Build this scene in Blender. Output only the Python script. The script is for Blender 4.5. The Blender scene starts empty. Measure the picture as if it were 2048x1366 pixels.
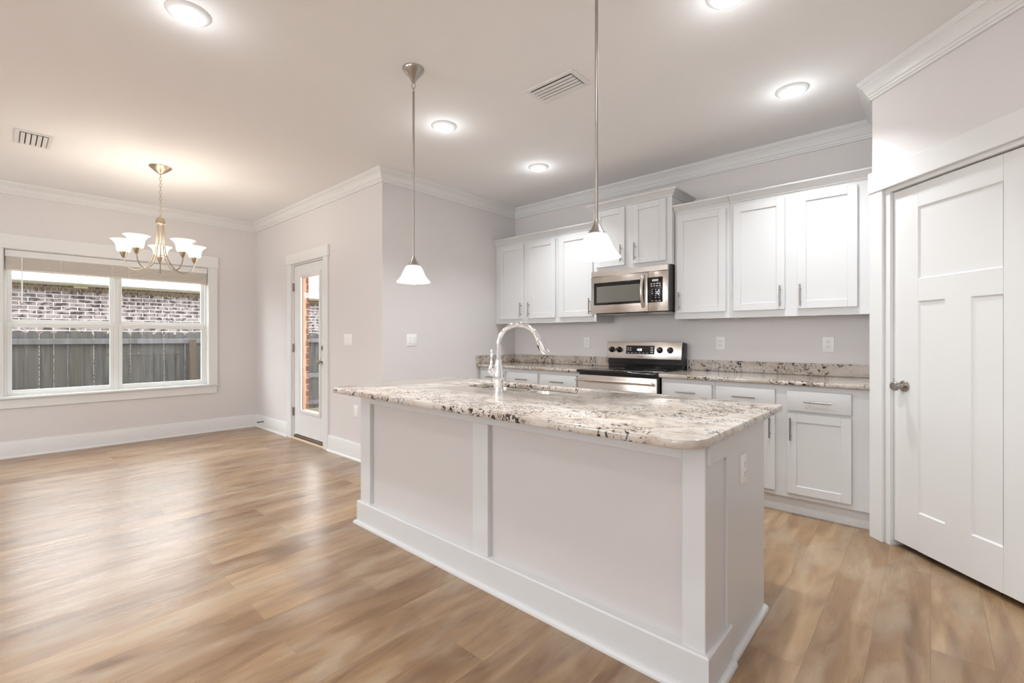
import bpy, bmesh, math, random
from mathutils import Matrix, Vector
R = math.radians
SC = bpy.context.scene
COL = SC.collection

# ---------------------------------------------------------------- camera
cam = bpy.data.cameras.new('camera')
cam.sensor_width = 36.0
cam.lens = 927.5 / 2048 * 36.0
cam.shift_y = -(683 - 676) / 2048
cam.clip_start = 0.02
camo = bpy.data.objects.new('camera', cam)
COL.objects.link(camo)
camo.location = (0, 0, 1.2)
camo.rotation_euler = (R(90), 0, R(90 - 47.92))
SC.camera = camo

# ---------------------------------------------------------------- world, exposure
SC.view_settings.view_transform = 'Standard'
SC.view_settings.look = 'None'
SC.view_settings.gamma = 1.0
SC.view_settings.use_curve_mapping = False
SC.view_settings.exposure = 0.75
SKY = 6.0
w = bpy.data.worlds.new('overcast_sky')
SC.world = w
w.use_nodes = True
bg = w.node_tree.nodes['Background']
bg.inputs[0].default_value = (0.93, 0.96, 1.0, 1)
bg.inputs[1].default_value = SKY

WARM = (0.90, 0.96, 1.0)
P_DISC, P_PEND, P_CHAND = 5.8, 3.0, 1.8


def area(name, loc, power, size, rot=(0, 0, 0), color=WARM, size_y=None, shape='DISK', portal=False, spread=180):
    l = bpy.data.lights.new(name, 'AREA')
    l.energy = power
    l.color = color
    l.shape = shape
    l.size = size
    if size_y:
        l.size_y = size_y
    l.spread = R(spread)
    if portal:
        l.cycles.is_portal = True
    o = bpy.data.objects.new(name, l)
    COL.objects.link(o)
    o.location = loc
    o.rotation_euler = rot
    return o


CEIL = 2.775
FLOOR = -0.015
XW, YD, XS, YK = -6.93, 2.40, -3.80, 4.265
# unseen fill lights added under the ceiling, out of view, to brighten the room
for lx, ly in ((-5.0, -2.6), (-2.67, -1.0), (-2.67, -3.0), (-0.66, -1.0), (-0.66, -3.0), (-0.66, 0.62), (1.4, 0.4)):
    area('unseen_fill_area', (lx, ly, CEIL - 0.03), P_DISC * 0.75, 0.14)
# point lights added behind the camera to lift ceiling and walls by bounce
for lx, ly in ((-3.4, -3.4), (0.3, -3.4)):
    l = bpy.data.lights.new('unseen_fill_point', 'POINT')
    l.energy = 27
    l.color = WARM
    l.shadow_soft_size = 0.15
    lo = bpy.data.objects.new('unseen_fill_point', l)
    COL.objects.link(lo)
    lo.location = (lx, ly, 2.15)
# daylight portals in the window, the glazed door and the two added rear openings
area('portal', (XW - 0.12, 0.925, 1.35), 1, 1.8, (0, R(-90), 0), (1, 1, 1), 1.5, 'RECTANGLE', True)
area('portal', (-5.3, YD + 0.1, 1.15), 1, 0.52, (R(-90), 0, 0), (1, 1, 1), 1.6, 'RECTANGLE', True)
REAR = ((-5.0, -3.2), (-1.4, 0.4))  # openings added in the unseen rear wall, sized for the daylight they let in
for a, b in REAR:
    area('portal', ((a + b) / 2, -4.6, 1.65), 1, b - a, (R(90), 0, 0), (1, 1, 1), 0.9, 'RECTANGLE', True)


# ---------------------------------------------------------------- materials
def nodes_of(name):
    m = bpy.data.materials.new(name)
    m.use_nodes = True
    nt = m.node_tree
    return m, nt, nt.nodes['Principled BSDF']


def N(nt, kind, **kw):
    n = nt.nodes.new(kind)
    for k, v in kw.items():
        if k == 'ins':
            for a, b in v.items():
                n.inputs[a].default_value = b
        else:
            setattr(n, k, v)
    return n


def srgb(r, g, b):
    f = lambda c: (c / 255 / 12.92) if c / 255 <= 0.04045 else ((c / 255 + 0.055) / 1.055) ** 2.4
    return (f(r), f(g), f(b), 1)


def paint(name, col, rough=0.5, bump=0.0, scale=60.0, spec=0.5, var=0.02):
    m, nt, p = nodes_of(name)
    tc = N(nt, 'ShaderNodeNewGeometry')
    nz = N(nt, 'ShaderNodeTexNoise', ins={'Scale': scale, 'Detail': 4.0})
    nt.links.new(tc.outputs['Position'], nz.inputs['Vector'])
    mx = N(nt, 'ShaderNodeMix', data_type='RGBA')
    mx.inputs[6].default_value = tuple(c * (1 - var) for c in col[:3]) + (1,)
    mx.inputs[7].default_value = tuple(min(1, c * (1 + var)) for c in col[:3]) + (1,)
    nt.links.new(nz.outputs['Fac'], mx.inputs[0])
    nt.links.new(mx.outputs[2], p.inputs['Base Color'])
    p.inputs['Roughness'].default_value = rough
    p.inputs['Specular IOR Level'].default_value = spec
    if bump:
        b = N(nt, 'ShaderNodeBump', ins={'Strength': bump, 'Distance': 0.002})
        nt.links.new(nz.outputs['Fac'], b.inputs['Height'])
        nt.links.new(b.outputs['Normal'], p.inputs['Normal'])
    return m


def metal(name, col, rough, aniso=0.0, brushed=None):
    m, nt, p = nodes_of(name)
    p.inputs['Metallic'].default_value = 1
    p.inputs['Base Color'].default_value = col
    p.inputs['Roughness'].default_value = rough
    if brushed:
        g = N(nt, 'ShaderNodeNewGeometry')
        mp = N(nt, 'ShaderNodeMapping')
        mp.inputs['Scale'].default_value = brushed
        nz = N(nt, 'ShaderNodeTexNoise', ins={'Scale': 1.0, 'Detail': 3.0})
        nt.links.new(g.outputs['Position'], mp.inputs[0])
        nt.links.new(mp.outputs[0], nz.inputs['Vector'])
        mr = N(nt, 'ShaderNodeMapRange', ins={'To Min': rough * 0.8, 'To Max': rough * 1.25})
        nt.links.new(nz.outputs['Fac'], mr.inputs[0])
        nt.links.new(mr.outputs[0], p.inputs['Roughness'])
    return m


def emit(name, col, s):
    m = bpy.data.materials.new(name)
    m.use_nodes = True
    nt = m.node_tree
    nt.nodes.remove(nt.nodes['Principled BSDF'])
    e = N(nt, 'ShaderNodeEmission', ins={'Color': col, 'Strength': s})
    nt.links.new(e.outputs[0], nt.nodes['Material Output'].inputs[0])
    return m


def glow_glass(name, col, s):
    m, nt, p = nodes_of(name)
    tr = N(nt, 'ShaderNodeBsdfTranslucent', ins={'Color': (0.95, 0.93, 0.9, 1)})
    g = N(nt, 'ShaderNodeNewGeometry')
    nz = N(nt, 'ShaderNodeTexNoise', ins={'Scale': 24.0, 'Detail': 3.0, 'Distortion': 1.2})
    nt.links.new(g.outputs['Position'], nz.inputs['Vector'])
    mr = N(nt, 'ShaderNodeMapRange', ins={'From Min': 0.3, 'From Max': 0.7, 'To Min': s * 0.75, 'To Max': s * 1.15})
    nt.links.new(nz.outputs['Fac'], mr.inputs[0])
    p.inputs['Base Color'].default_value = (0.9, 0.88, 0.85, 1)
    p.inputs['Roughness'].default_value = 0.35
    p.inputs['Emission Color'].default_value = col
    nt.links.new(mr.outputs[0], p.inputs['Emission Strength'])
    mx = N(nt, 'ShaderNodeMixShader', ins={0: 0.5})
    nt.links.new(p.outputs[0], mx.inputs[1])
    nt.links.new(tr.outputs[0], mx.inputs[2])
    nt.links.new(mx.outputs[0], nt.nodes['Material Output'].inputs[0])
    return m


def pane_glass(name):
    m = bpy.data.materials.new(name)
    m.use_nodes = True
    nt = m.node_tree
    nt.nodes.remove(nt.nodes['Principled BSDF'])
    t = N(nt, 'ShaderNodeBsdfTransparent', ins={'Color': (0.97, 0.985, 0.98, 1)})
    g = N(nt, 'ShaderNodeBsdfGlossy', ins={'Roughness': 0.02})
    lw = N(nt, 'ShaderNodeLayerWeight', ins={'Blend': 0.5})
    f5 = math_(nt, 'POWER', lw.outputs['Facing'], 5.0)
    f = math_(nt, 'MULTIPLY_ADD', f5, 0.92)
    f.node.inputs[2].default_value = 0.05
    mx = N(nt, 'ShaderNodeMixShader')
    nt.links.new(f, mx.inputs[0])
    nt.links.new(t.outputs[0], mx.inputs[1])
    nt.links.new(g.outputs[0], mx.inputs[2])
    nt.links.new(mx.outputs[0], nt.nodes['Material Output'].inputs[0])
    return m


def mixrgb(nt, fac, a, b, blend='MIX'):
    mx = N(nt, 'ShaderNodeMix', data_type='RGBA', blend_type=blend)
    for s, v in ((0, fac), (6, a), (7, b)):
        if hasattr(v, 'links'):
            nt.links.new(v, mx.inputs[s])
        else:
            mx.inputs[s].default_value = v
    return mx.outputs[2]


def maprange(nt, v, a, b, c=0.0, d=1.0):
    mr = N(nt, 'ShaderNodeMapRange', ins={'From Min': a, 'From Max': b, 'To Min': c, 'To Max': d})
    nt.links.new(v, mr.inputs[0])
    return mr.outputs[0]


def math_(nt, op, a, b):
    n = N(nt, 'ShaderNodeMath', operation=op)
    for i, v in enumerate((a, b)):
        if hasattr(v, 'links'):
            nt.links.new(v, n.inputs[i])
        else:
            n.inputs[i].default_value = v
    return n.outputs[0]


def noise(nt, vec, scale, detail=4.0, dist=0.0, rough=0.5):
    n = N(nt, 'ShaderNodeTexNoise', ins={'Scale': scale, 'Detail': detail, 'Distortion': dist, 'Roughness': rough})
    nt.links.new(vec, n.inputs['Vector'])
    return n.outputs['Fac']


def mapped(nt, scale=(1, 1, 1), rot=(0, 0, 0), loc=(0, 0, 0)):
    g = N(nt, 'ShaderNodeNewGeometry')
    mp = N(nt, 'ShaderNodeMapping')
    mp.inputs['Scale'].default_value = scale
    mp.inputs['Rotation'].default_value = rot
    mp.inputs['Location'].default_value = loc
    nt.links.new(g.outputs['Position'], mp.inputs[0])
    return mp.outputs[0]


def wood_floor():
    m, nt, p = nodes_of('oak_plank_floor')
    v = mapped(nt, rot=(0, 0, R(-90)))
    br = N(nt, 'ShaderNodeTexBrick', offset=0.37, offset_frequency=2, squash=1.0)
    nt.links.new(v, br.inputs['Vector'])
    for k, q in {'Scale': 1.0, 'Mortar Size': 0.0011, 'Mortar Smooth': 0.1, 'Bias': 0.0, 'Brick Width': 1.22, 'Row Height': 0.178}.items():
        br.inputs[k].default_value = q
    br.inputs['Color1'].default_value = (0, 0, 0, 1)
    br.inputs['Color2'].default_value = (1, 1, 1, 1)
    br.inputs['Mortar'].default_value = (0.5, 0.5, 0.5, 1)
    # per plank random offset for the grain
    comb = N(nt, 'ShaderNodeVectorMath', operation='MULTIPLY_ADD')
    nt.links.new(br.outputs['Color'], comb.inputs[0])
    comb.inputs[1].default_value = (7.0, 23.0, 3.0)
    g2 = mapped(nt, scale=(9.0, 1.5, 1))
    nt.links.new(g2, comb.inputs[2])
    grain = noise(nt, comb.outputs[0], 1.1, 4.0, 1.1, 0.5)
    comb2 = N(nt, 'ShaderNodeVectorMath', operation='MULTIPLY_ADD')
    nt.links.new(br.outputs['Color'], comb2.inputs[0])
    comb2.inputs[1].default_value = (11.0, 5.0, 1.0)
    nt.links.new(mapped(nt, scale=(90.0, 3.0, 1)), comb2.inputs[2])
    fine = noise(nt, comb2.outputs[0], 1.0, 4.0, 0.3)
    tone = noise(nt, mapped(nt, scale=(6.0, 2.0, 1)), 1.0, 4.0, 0.8)
    ramp = N(nt, 'ShaderNodeValToRGB')
    cr = ramp.color_ramp
    cr.elements[0].position = 0.27
    cr.elements[0].color = srgb(130, 101, 75)
    cr.elements[1].position = 0.72
    cr.elements[1].color = srgb(190, 163, 132)
    e = cr.elements.new(0.42)
    e.color = srgb(156, 126, 96)
    e = cr.elements.new(0.56)
    e.color = srgb(170, 140, 107)
    nt.links.new(grain, ramp.inputs[0])
    c = mixrgb(nt, maprange(nt, fine, 0.4, 0.75, 0.0, 0.14), ramp.outputs[0], srgb(132, 108, 84))
    pl = mixrgb(nt, br.outputs['Color'], srgb(196, 178, 160), srgb(255, 252, 246))
    c = mixrgb(nt, 0.75, c, mixrgb(nt, 1.0, c, pl, 'MULTIPLY'))
    c = mixrgb(nt, maprange(nt, tone, 0.45, 0.68, 0.0, 0.55), c, srgb(178, 160, 138))
    # knots
    vo = N(nt, 'ShaderNodeTexVoronoi', ins={'Scale': 1.0})
    nt.links.new(mapped(nt, scale=(3.2, 1.5, 1)), vo.inputs['Vector'])
    c = mixrgb(nt, maprange(nt, vo.outputs['Distance'], 0.02, 0.07, 0.6, 0.0), c, srgb(104, 78, 54))
    c = mixrgb(nt, math_(nt, 'MULTIPLY', br.outputs['Fac'], 0.55), c, srgb(92, 70, 52))
    nt.links.new(c, p.inputs['Base Color'])
    nt.links.new(maprange(nt, fine, 0.2, 0.8, 0.24, 0.36), p.inputs['Roughness'])
    p.inputs['Specular IOR Level'].default_value = 0.68
    b = N(nt, 'ShaderNodeBump', ins={'Strength': 0.12, 'Distance': 0.002})
    nt.links.new(math_(nt, 'SUBTRACT', fine, br.outputs['Fac']), b.inputs['Height'])
    nt.links.new(b.outputs['Normal'], p.inputs['Normal'])
    return m


def granite():
    m, nt, p = nodes_of('cream_granite')
    v = mapped(nt, rot=(0.3, 0.5, 0.35))
    vs = mapped(nt, scale=(1.0, 1.7, 1.6), rot=(0.2, 0.1, 0.5))
    n1 = noise(nt, vs, 5.5, 6.0, 1.1, 0.6)
    ramp = N(nt, 'ShaderNodeValToRGB')
    cr = ramp.color_ramp
    cr.elements[0].position = 0.28
    cr.elements[0].color = srgb(148, 130, 115)
    cr.elements[1].position = 0.75
    cr.elements[1].color = srgb(214, 205, 197)
    for q, cc in ((0.40, srgb(184, 170, 157)), (0.50, srgb(200, 189, 178)), (0.62, srgb(206, 197, 189))):
        e = cr.elements.new(q)
        e.color = cc
    nt.links.new(n1, ramp.inputs[0])
    c = ramp.outputs[0]
    # gold patches
    n2 = noise(nt, v, 3.1, 4.0, 0.6)
    c = mixrgb(nt, maprange(nt, n2, 0.58, 0.74, 0.0, 0.4), c, srgb(184, 161, 132))
    # grey brown streaks
    n3 = noise(nt, vs, 17.0, 6.0, 1.6, 0.65)
    c = mixrgb(nt, maprange(nt, n3, 0.57, 0.70, 0.0, 0.6), c, srgb(136, 117, 103))
    n6 = noise(nt, v, 60.0, 4.0, 0.6)
    c = mixrgb(nt, maprange(nt, n6, 0.55, 0.72, 0.0, 0.35), c, srgb(178, 160, 142))
    # black mica in clusters
    n4 = noise(nt, mapped(nt, scale=(1.0, 1.0, 0.75), rot=(0.3, 0.5, 0.35)), 36.0, 5.0, 2.2, 0.55)
    n5 = noise(nt, v, 4.3, 3.0, 0.8)
    k = math_(nt, 'MULTIPLY', maprange(nt, n4, 0.54, 0.58), maprange(nt, n5, 0.445, 0.53))
    c = mixrgb(nt, k, c, srgb(38, 32, 30))
    nt.links.new(c, p.inputs['Base Color'])
    p.inputs['Roughness'].default_value = 0.12
    p.inputs['Specular IOR Level'].default_value = 0.5
    return m


def brick(name, c1, c2, mort, dark, course=0.0706, length=0.205, tint=0.6, joint=0.006):
    m, nt, p = nodes_of(name)
    g = N(nt, 'ShaderNodeNewGeometry')
    sx = N(nt, 'ShaderNodeSeparateXYZ')
    nt.links.new(g.outputs['Position'], sx.inputs[0])
    cb = N(nt, 'ShaderNodeCombineXYZ')
    nt.links.new(math_(nt, 'ADD', sx.outputs['Y'], sx.outputs['X']), cb.inputs[0])
    nt.links.new(sx.outputs['Z'], cb.inputs[1])
    br = N(nt, 'ShaderNodeTexBrick', offset=0.5)
    nt.links.new(cb.outputs[0], br.inputs['Vector'])
    for k, q in {'Scale': 1.0, 'Mortar Size': joint, 'Mortar Smooth': 0.15, 'Bias': 0.0, 'Brick Width': length, 'Row Height': course}.items():
        br.inputs[k].default_value = q
    br.inputs['Color1'].default_value = c1
    br.inputs['Color2'].default_value = c2
    br.inputs['Mortar'].default_value = mort
    n1 = noise(nt, mapped(nt, scale=(1, 1, 1.5)), 11.0, 5.0, 0.5, 0.6)
    k = math_(nt, 'MULTIPLY', maprange(nt, n1, 0.49, 0.57), math_(nt, 'SUBTRACT', 1.0, br.outputs['Fac']))
    c = mixrgb(nt, math_(nt, 'MULTIPLY', k, tint), br.outputs['Color'], dark)
    nt.links.new(c, p.inputs['Base Color'])
    p.inputs['Roughness'].default_value = 0.9
    b = N(nt, 'ShaderNodeBump', ins={'Strength': 0.5, 'Distance': 0.006})
    nt.links.new(math_(nt, 'SUBTRACT', 1.0, br.outputs['Fac']), b.inputs['Height'])
    nt.links.new(b.outputs['Normal'], p.inputs['Normal'])
    return m


def weathered(name, a, b_, knots=True):
    m, nt, p = nodes_of(name)
    n1 = noise(nt, mapped(nt, scale=(30, 30, 1.6)), 1.0, 6.0, 0.8, 0.6)
    n2 = noise(nt, mapped(nt, scale=(7.3, 7.3, 0.5)), 1.0, 3.0)
    c = mixrgb(nt, maprange(nt, n1, 0.35, 0.65), a, b_)
    c = mixrgb(nt, maprange(nt, n2, 0.4, 0.7, 0, 0.6), c, srgb(58, 55, 42))
    if knots:
        g = N(nt, 'ShaderNodeNewGeometry')
        sx = N(nt, 'ShaderNodeSeparateXYZ')
        nt.links.new(g.outputs['Position'], sx.inputs[0])
        idx = math_(nt, 'FLOOR', math_(nt, 'DIVIDE', math_(nt, 'ADD', sx.outputs['Y'], 3.0), 0.141), 0.0)
        wn = N(nt, 'ShaderNodeTexWhiteNoise', noise_dimensions='1D')
        nt.links.new(idx, wn.inputs['W'])
        c = mixrgb(nt, maprange(nt, wn.outputs['Value'], 0.0, 1.0, 0.0, 0.32), c, srgb(64, 61, 55))
        vo = N(nt, 'ShaderNodeTexVoronoi', ins={'Scale': 1.0})
        nt.links.new(mapped(nt, scale=(5, 5, 2.2)), vo.inputs['Vector'])
        c = mixrgb(nt, maprange(nt, vo.outputs['Distance'], 0.05, 0.16, 0.7, 0.0), c, srgb(30, 26, 22))
    nt.links.new(c, p.inputs['Base Color'])
    p.inputs['Roughness'].default_value = 0.9
    return m


def turf():
    m, nt, p = nodes_of('lawn')
    c = mixrgb(nt, noise(nt, mapped(nt), 30.0, 4.0), srgb(84, 80, 58), srgb(112, 104, 82))
    nt.links.new(c, p.inputs['Base Color'])
    p.inputs['Roughness'].default_value = 1
    return m


def shingle():
    m, nt, p = nodes_of('roof_shingle')
    c = mixrgb(nt, noise(nt, mapped(nt, scale=(3, 8, 3)), 3.0, 4.0), srgb(170, 150, 146), srgb(196, 178, 172))
    nt.links.new(c, p.inputs['Base Color'])
    p.inputs['Roughness'].default_value = 0.95
    return m


MWALL = paint('greige_wall_paint', srgb(225, 221, 220), 0.6, 0.05, 140, 0.3)
MPANEL = paint('greige_panel_paint', srgb(210, 205, 203), 0.6, 0.03, 140, 0.3)
MCEIL = paint('ceiling_paint', srgb(245, 244, 244), 0.8, 0.12, 160, 0.2)
MTRIM = paint('white_trim_paint', srgb(232, 232, 231), 0.32, 0, 30, 0.5, 0.006)
MCAB = paint('white_cabinet_paint', srgb(217, 217, 217), 0.35, 0, 30, 0.5, 0.006)
MVINYL = paint('white_vinyl', srgb(238, 240, 238), 0.35, 0, 30, 0.5, 0.006)
MPLATE = paint('white_plastic', srgb(244, 243, 241), 0.3, 0, 30, 0.5, 0.006)
MSLOT = paint('dark_slot', srgb(60, 55, 50), 0.6)
MFLOOR = wood_floor()
MGRAN = granite()
MSTEEL = metal('stainless_steel', (0.66, 0.61, 0.56, 1), 0.24, brushed=(2, 2, 220))
MSINK = metal('sink_steel', (0.62, 0.59, 0.55, 1), 0.28)
MCHROME = metal('chrome', (0.9, 0.91, 0.92, 1), 0.06)
MNICKEL = metal('brushed_nickel', (0.43, 0.40, 0.37, 1), 0.31)
MPULL = metal('satin_nickel_pull', (0.34, 0.31, 0.28, 1), 0.36)
MHINGE = metal('hinge_nickel', (0.30, 0.27, 0.24, 1), 0.4)
MBRASS = metal('warm_nickel', (0.52, 0.43, 0.32, 1), 0.30)
MBLACK = paint('black_enamel', srgb(22, 21, 20), 0.12, 0, 30, 0.5)
MBGLASS = paint('black_glass', srgb(14, 13, 13), 0.05, 0, 30, 0.6)
MDARK = paint('dark_grey_metal', srgb(62, 62, 62), 0.4)
MGREYW = paint('grey_door_glass', srgb(112, 110, 102), 0.12, 0, 30, 0.6)
MBTN = paint('button_print', srgb(205, 205, 205), 0.5)
MGLASS = pane_glass('window_glass')
MSLAT = paint('faux_wood_slat', srgb(230, 222, 211), 0.5, 0, 40, 0.4, 0.05)
MBULB = emit('lamp_bulb', (1.0, 0.95, 0.89, 1), 9.0)
MLENS = emit('lamp_lens', (1.0, 0.96, 0.90, 1), 12.0)
MPSHADE = glow_glass('alabaster_glass', (1.0, 0.98, 0.95, 1), 0.12)
MCSHADE = glow_glass('frosted_amber_glass', (1.0, 0.86, 0.66, 1), 0.30)
MCLOCK = emit('clock_digits', (0.75, 0.92, 1.0, 1), 3.0)
MBRICKN = brick('mottled_brick', srgb(128, 116, 113), srgb(104, 92, 88), srgb(160, 154, 151), srgb(30, 25, 23), 0.0700, 0.205, 0.95, 0.0075)
MSOLD = brick('mottled_brick_upright', srgb(99, 84, 63), srgb(84, 68, 49), srgb(117, 104, 81), srgb(46, 35, 26), 0.16, 0.075, 0.8)
MBRICKO = brick('red_brick', srgb(136, 78, 64), srgb(114, 62, 50), srgb(160, 134, 122), srgb(86, 46, 40), 0.078, 0.2, 0.4, 0.007)
MFENCE = weathered('weathered_fence', srgb(34, 32, 31), srgb(78, 75, 73))
MRAIL = weathered('weathered_rail', srgb(74, 71, 74), srgb(96, 92, 95), False)
MPOST = weathered('cedar_post', srgb(46, 35, 26), srgb(68, 53, 40), False)
MSOFFIT = paint('white_soffit', srgb(236, 236, 238), 0.6)
MBEIGE = paint('beige_trim', srgb(160, 146, 112), 0.7)
MTAN = paint('tan_brickmould', srgb(196, 158, 124), 0.6)
MROOF = shingle()
MLAWN = turf()
MTHRESH = metal('bronze_threshold', (0.20, 0.15, 0.11, 1), 0.4)
MPINE = paint('pale_wood_strip', srgb(226, 208, 186), 0.5)
MCONC = paint('concrete', srgb(176, 170, 162), 0.9, 0.2, 30)


# ---------------------------------------------------------------- mesh helpers
class MB:
    def __init__(self, T=None):
        self.bm = bmesh.new()
        self.T = T

    def _done(self, verts):
        if self.T is not None:
            bmesh.ops.transform(self.bm, matrix=self.T, verts=verts)

    def box(self, x0, x1, y0, y1, z0, z1, bev=0.0, seg=1):
        r = bmesh.ops.create_cube(self.bm, size=1.0)
        vs = r['verts']
        bmesh.ops.scale(self.bm, vec=(abs(x1 - x0), abs(y1 - y0), abs(z1 - z0)), verts=vs)
        bmesh.ops.translate(self.bm, vec=((x0 + x1) / 2, (y0 + y1) / 2, (z0 + z1) / 2), verts=vs)
        if bev:
            es = list({e for v in vs for e in v.link_edges})
            rb = bmesh.ops.bevel(self.bm, geom=es, offset=bev, segments=seg, affect='EDGES', profile=0.5)
            vs = list({v for f in rb['faces'] for v in f.verts} | {v for v in vs if v.is_valid})
        self._done(vs)
        return self

    def rings(self, rings, closed=False, cap=True):
        out = []
        for ring in rings:
            out.append([self.bm.verts.new(p) for p in ring])
        n = len(out[0])
        pairs = list(zip(out[:-1], out[1:]))
        if closed:
            pairs.append((out[-1], out[0]))
        for a, b in pairs:
            for i in range(n):
                j = (i + 1) % n
                self.bm.faces.new((a[i], a[j], b[j], b[i]))
        if cap and not closed:
            self.bm.faces.new(list(reversed(out[0])))
            self.bm.faces.new(out[-1])
        self._done([v for r in out for v in r])
        return self

    def lathe(self, prof, c=(0, 0, 0), axis=(0, 0, 1), seg=28, cap=True):
        z = Vector(axis).normalized()
        q = Vector((0, 0, 1)).rotation_difference(z)
        c = Vector(c)
        rs = []
        for r, h in prof:
            r = max(r, 0.0004)
            rs.append([c + q @ Vector((r * math.cos(2 * math.pi * i / seg), r * math.sin(2 * math.pi * i / seg), h)) for i in range(seg)])
        return self.rings(rs, False, cap)

    def cyl(self, p0, p1, r0, r1=None, seg=16):
        p0, p1 = Vector(p0), Vector(p1)
        return self.lathe([(r0, 0), (r1 if r1 is not None else r0, (p1 - p0).length)], p0, p1 - p0, seg)

    def tube(self, pts, r, seg=12, closed=False):
        pts = [Vector(p) for p in pts]
        n = len(pts)
        rad = r if isinstance(r, (list, tuple)) else [r] * n
        rs = []
        ref = None
        for i, p in enumerate(pts):
            if closed:
                t = (pts[(i + 1) % n] - pts[i - 1]).normalized()
            else:
                t = (pts[min(i + 1, n - 1)] - pts[max(i - 1, 0)]).normalized()
            if ref is None:
                ref = Vector((0, 0, 1)) if abs(t.z) < 0.9 else Vector((1, 0, 0))
            a = (ref - t * ref.dot(t)).normalized()
            ref = a
            b = t.cross(a)
            rs.append([p + (a * math.cos(2 * math.pi * k / seg) + b * math.sin(2 * math.pi * k / seg)) * rad[i] for k in range(seg)])
        return self.rings(rs, closed, not closed)

    def sphere(self, c, r, sz=1.0, seg=20):
        prof = [(r * math.sin(math.pi * i / 12), -r * sz * math.cos(math.pi * i / 12)) for i in range(13)]
        return self.lathe(prof, c, seg=seg)

    def prism(self, poly, h0, h1):
        a = [self.bm.verts.new((p[0], p[1], h0)) for p in poly]
        b = [self.bm.verts.new((p[0], p[1], h1)) for p in poly]
        n = len(poly)
        for i in range(n):
            j = (i + 1) % n
            self.bm.faces.new((a[i], a[j], b[j], b[i]))
        self.bm.faces.new(list(reversed(a)))
        self.bm.faces.new(b)
        self._done(a + b)
        return self

    def build(self, name, mat, parent=None, sharp=35, **props):
        bm = self.bm
        bmesh.ops.recalc_face_normals(bm, faces=bm.faces[:])
        if parent is not None:
            r = parent
            while r.parent is not None:
                r = r.parent
            bmesh.ops.transform(bm, matrix=ROOTM[r.name].inverted(), verts=bm.verts[:])
        me = bpy.data.meshes.new(name)
        bm.to_mesh(me)
        bm.free()
        me.materials.append(mat)
        me.shade_smooth()
        me.set_sharp_from_angle(angle=R(sharp))
        o = bpy.data.objects.new(name, me)
        COL.objects.link(o)
        if parent is not None:
            o.parent = parent
        else:
            ROOTM[o.name] = Matrix.Identity(4)
        for k, v in props.items():
            o[k] = v
        return o


ROOTM = {}


def thing(name, label, cat, loc, group=None):
    o = bpy.data.objects.new(name, None)
    COL.objects.link(o)
    o.empty_display_size = 0.05
    o.location = loc
    ROOTM[o.name] = Matrix.Translation(loc)
    o['label'] = label
    o['category'] = cat
    if group:
        o['group'] = group
    return o


def sroot(name, loc):
    o = bpy.data.objects.new(name, None)
    COL.objects.link(o)
    o.location = loc
    o['kind'] = 'structure'
    ROOTM[o.name] = Matrix.Translation(loc)
    return o


def struct(name, mb, mat, parent=None):
    o = mb.build(name, mat, parent)
    o['kind'] = 'structure'
    return o


def dup(root, loc, label, group=None):
    r = root.copy()
    COL.objects.link(r)
    r.location = loc
    r['label'] = label
    if group:
        r['group'] = group
    for ch in list(root.children):
        c = ch.copy()
        COL.objects.link(c)
        c.parent = r
        for g in list(ch.children):
            d = g.copy()
            COL.objects.link(d)
            d.parent = c
    return r


def offset_path(path, d):
    """path offset to its right hand side, mitred"""
    out = []
    n = len(path)
    nr = []
    for a, b in zip(path[:-1], path[1:]):
        v = (Vector(b) - Vector(a)).normalized()
        nr.append(Vector((v.y, -v.x)))
    for i, p in enumerate(path):
        if i == 0:
            m = nr[0]
        elif i == n - 1:
            m = nr[-1]
        else:
            m = nr[i - 1] + nr[i]
            m = m / m.dot(nr[i])
        out.append(Vector(p) + m * d)
    return out


def sweep_segments(path, prof, z):
    """one MB for each segment of the path; prof = [(offset, dz)]"""
    offs = [offset_path(path, d) for d, _ in prof]
    res = []
    for i in range(len(path) - 1):
        mb = MB()
        mb.rings([[(offs[k][j].x, offs[k][j].y, z + prof[k][1]) for k in range(len(prof))] for j in (i, i + 1)])
        res.append(mb)
    return res


def rounded(x0, x1, y0, y1, rad, seg=8):
    rs = rad if isinstance(rad, (list, tuple)) else [rad] * 4
    pts = []
    for (cx, cy, a0), r in zip(((x0, y0, 180), (x1, y0, 270), (x1, y1, 0), (x0, y1, 90)), rs):
        sx = 1 if cx == x0 else -1
        sy = 1 if cy == y0 else -1
        for i in range(seg + 1):
            a = R(a0 + 90 * i / seg)
            pts.append((cx + sx * r + r * math.cos(a), cy + sy * r + r * math.sin(a)))
    return pts


def inset(pts, d):
    n = len(pts)
    out = []
    for i in range(n):
        a, p, b = Vector(pts[i - 1]), Vector(pts[i]), Vector(pts[(i + 1) % n])
        t = (b - a).normalized()
        nn = Vector((-t.y, t.x))
        e1 = p - a
        if e1.length > 1e-6:
            n1 = Vector((-e1.y, e1.x)).normalized()
            nn = nn / max(0.5, nn.dot(n1))
        out.append((p.x + nn.x * d, p.y + nn.y * d))
    return out


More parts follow.
